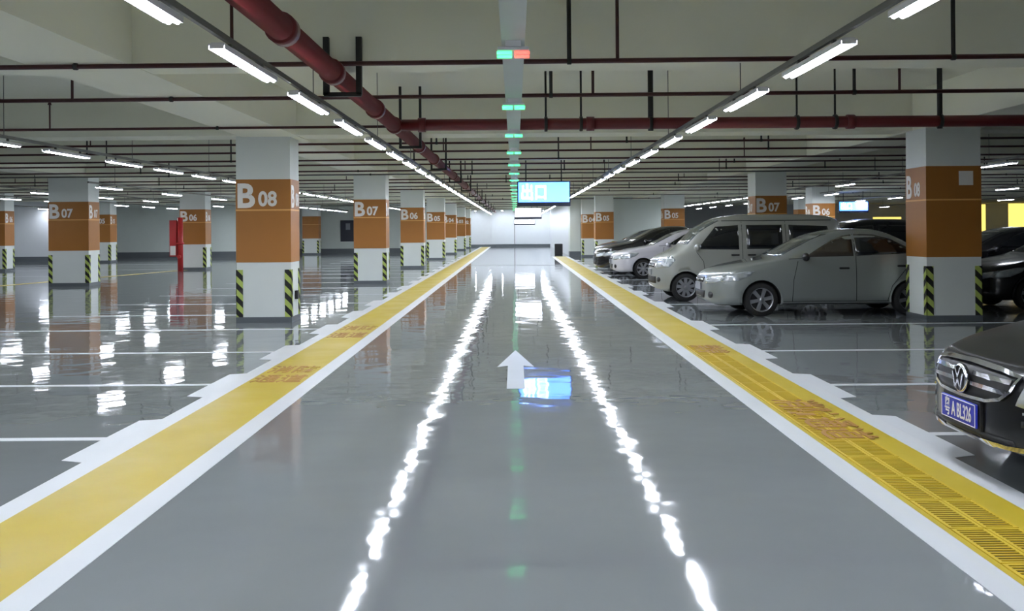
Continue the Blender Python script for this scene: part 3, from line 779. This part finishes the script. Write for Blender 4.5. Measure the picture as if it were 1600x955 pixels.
# ---- near black car, cut by the right edge
NT = [(0,.42),(.02,.56),(.06,.655),(.14,.70),(.3,.755),(.6,.84),(.95,.93),(1.2,1.02),(1.6,1.3),(2.0,1.52),(2.4,1.62),(3.4,1.6),(3.9,1.45),(4.2,1.15),(4.32,.95),(4.36,.7)]
NB = [(0,.36),(.06,.52),(.3,.66),(.8,.8),(1.3,.93),(3.8,1.0),(4.36,.65)]
S = dict(name='hatchback', label='black car with chrome grille and blue plate cut by the right edge', X=2.69, Y=5.88, L=4.36, W=.9, R=.33, paint=M_nearcar, top=NT, belt=NB,
    bot=[(0,.28),(.05,.24),(.3,.2),(.7,.21),(3.9,.22),(4.36,.36)], wheels=(.93,3.6), tumble=.18, rf=.62, rr=.45, nf=2.5)
c = Car(S)
finish(c, [([(1.5,1.0),(1.7,1.2),(2.05,1.44),(2.4,1.5),(2.4,1.02)], M_glass), ([(2.5,1.02),(2.5,1.5),(3.25,1.48),(3.3,1.04)], M_glass), ([(3.4,1.05),(3.38,1.46),(3.75,1.38),(3.95,1.1)], M_glass)],
    M_glass, [(-.66,1.06),(.66,1.06),(.56,1.5),(-.56,1.5)], [(-.56,1.1),(.56,1.1),(.5,1.42),(-.5,1.42)],
    [[(1.45,.98),(1.42,.3)], [(2.45,1.5),(2.45,.3)], [(3.35,1.45),(3.2,.6),(3.15,.3)], ], [(2.28,.86),(3.15,.88)], (1.5,.98),
    [('F', [(-.50,.50),(-.54,.60),(-.60,.645),(-.80,.69),(-.82,.60),(-.74,.52),(-.6,.485)])], [], [(.6,.8),(.78,.82),(.78,1.0),(.62,1.0)])
G = [(-.50,.645),(-.3,.665),(0,.672),(.3,.665),(.50,.645),(.47,.57),(.40,.515),(.28,.488),(0,.478),(-.28,.488),(-.40,.515),(-.47,.57)]
gr = c.patch('grille', 'F', G, M_trim, off=.006, step=.05)
c.strip('grille_surround', 'F', G, .018, M_chrome, off=.02, step=.04, parent=gr, closed=True)
for z, a in ((.617,.46),(.560,.44)):
    for sg in (-1, 1): c.strip('grille_bar', 'F', [(sg*.09,z),(sg*a,z-.004)], .022, M_chrome, off=.02, step=.05, parent=gr)
# round badge with a V over a W
h = c.cast('F', 0, .578)[0]; bm = bmesh.new(); bx0 = h.x-.03
lathe(bm, [(.001,0),(.078,0)], 28); lathe(bm, [(.078,.008),(.088,.004),(.088,-.014),(.078,-.018),(.074,-.004),(.078,.008)], 28)
bmesh.ops.rotate(bm, verts=bm.verts, cent=(0,0,0), matrix=Matrix.Rotation(R(90), 3, 'Z'))
def bar(bm, p, q, wd=.013):
    p = Vector((-.006, p[0], p[1])); q = Vector((-.006, q[0], q[1])); d = (q-p).normalized(); nn = Vector((0, -d.z, d.y))*wd/2
    vs = [bm.verts.new(v+e) for e in (Vector((0,0,0)), Vector((-.01,0,0))) for v in (p-nn, p+nn, q+nn, q-nn)]
    for f in ((0,1,2,3),(7,6,5,4),(0,4,5,1),(1,5,6,2),(2,6,7,3),(3,7,4,0)): bm.faces.new([vs[i] for i in f])
bd = obj('badge', bm, M_trim, gr, (bx0, 0, .578))
bm = bmesh.new()
lathe(bm, [(.076,.006),(.088,.002),(.088,-.014),(.076,-.018),(.074,-.006),(.076,.006)], 28)
bmesh.ops.rotate(bm, verts=bm.verts, cent=(0,0,0), matrix=Matrix.Rotation(R(90), 3, 'Z'))
for p, q in (((-.035,.066),(0,.008)),((.035,.066),(0,.008)),((-.066,.035),(-.032,-.062)),((-.032,-.062),(0,-.004)),((0,-.004),(.032,-.062)),((.032,-.062),(.066,.035))): bar(bm, p, q)
o = obj('badge', bm, M_chrome, gr, (bx0-.008, 0, .578)); o['label'] = 'chrome ring with interlaced letters'
# plate
bm = bmesh.new(); bx(bm, -.008, .006, -.225, .225, -.07, .07); bmesh.ops.bevel(bm, geom=bm.edges[:], offset=.003, segments=1, affect='EDGES')
pl = obj('number_plate', bm, M_blue, c.root, (-.018, .0, .385)); pl['label'] = 'blue plate with white characters'
bm = bmesh.new()
text_bm(bm, '\u7ca4 A BL326', .122, Matrix.Translation((-.0105, .0, -.042)) @ Matrix.Rotation(R(-90), 4, 'Z') @ Matrix.Rotation(R(90), 4, 'X'), .002, .60, 'CENTER')
obj('lettering', bm, M_white, pl, recalc=False)
bm = bmesh.new()
for (a, b, e, f) in ((-.22,.22,.062,.066),(-.22,.22,-.066,-.062),(-.22,-.216,-.066,.066),(.216,.22,-.066,.066)): bx(bm, -.0115, -.008, a, b, e, f)
obj('border', bm, M_white, pl)
box_obj('plate_holder', M_trim, c.root, -.008, .03, -.24, .24, .30, .47, bev=.006)
c.strip('chrome_lip', 'F', [(-.85,.42),(-.83,.345),(-.76,.285),(-.5,.262),(0,.255),(.5,.262),(.76,.285),(.83,.345),(.85,.42)], .022, M_chrome, off=.02, thick=.02, step=.04)
c.patch('lower_grille', 'F', [(-.5,.275),(.5,.275),(.48,.30),(-.48,.30)], M_trim, off=.007, step=.05)
for sg in (-1, 1):
    c.patch('fog_light', 'F', circ(sg*.68,.335,.06,.045), M_lamp, off=.01, step=.04)
    c.patch('bumper_recess', 'F', [(sg*.54,.42),(sg*.78,.46),(sg*.8,.425),(sg*.54,.385)], M_trim, off=.006, step=.04)
    c.strip('chrome_trim', 'F', [(sg*.55,.462),(sg*.80,.50)], .014, M_chrome, off=.012, step=.04)
c.strip('hood_seam', 'F', [(-.62,.7),(-.3,.695),(.3,.695),(.62,.7)], .008, M_trim, off=.002, step=.05)
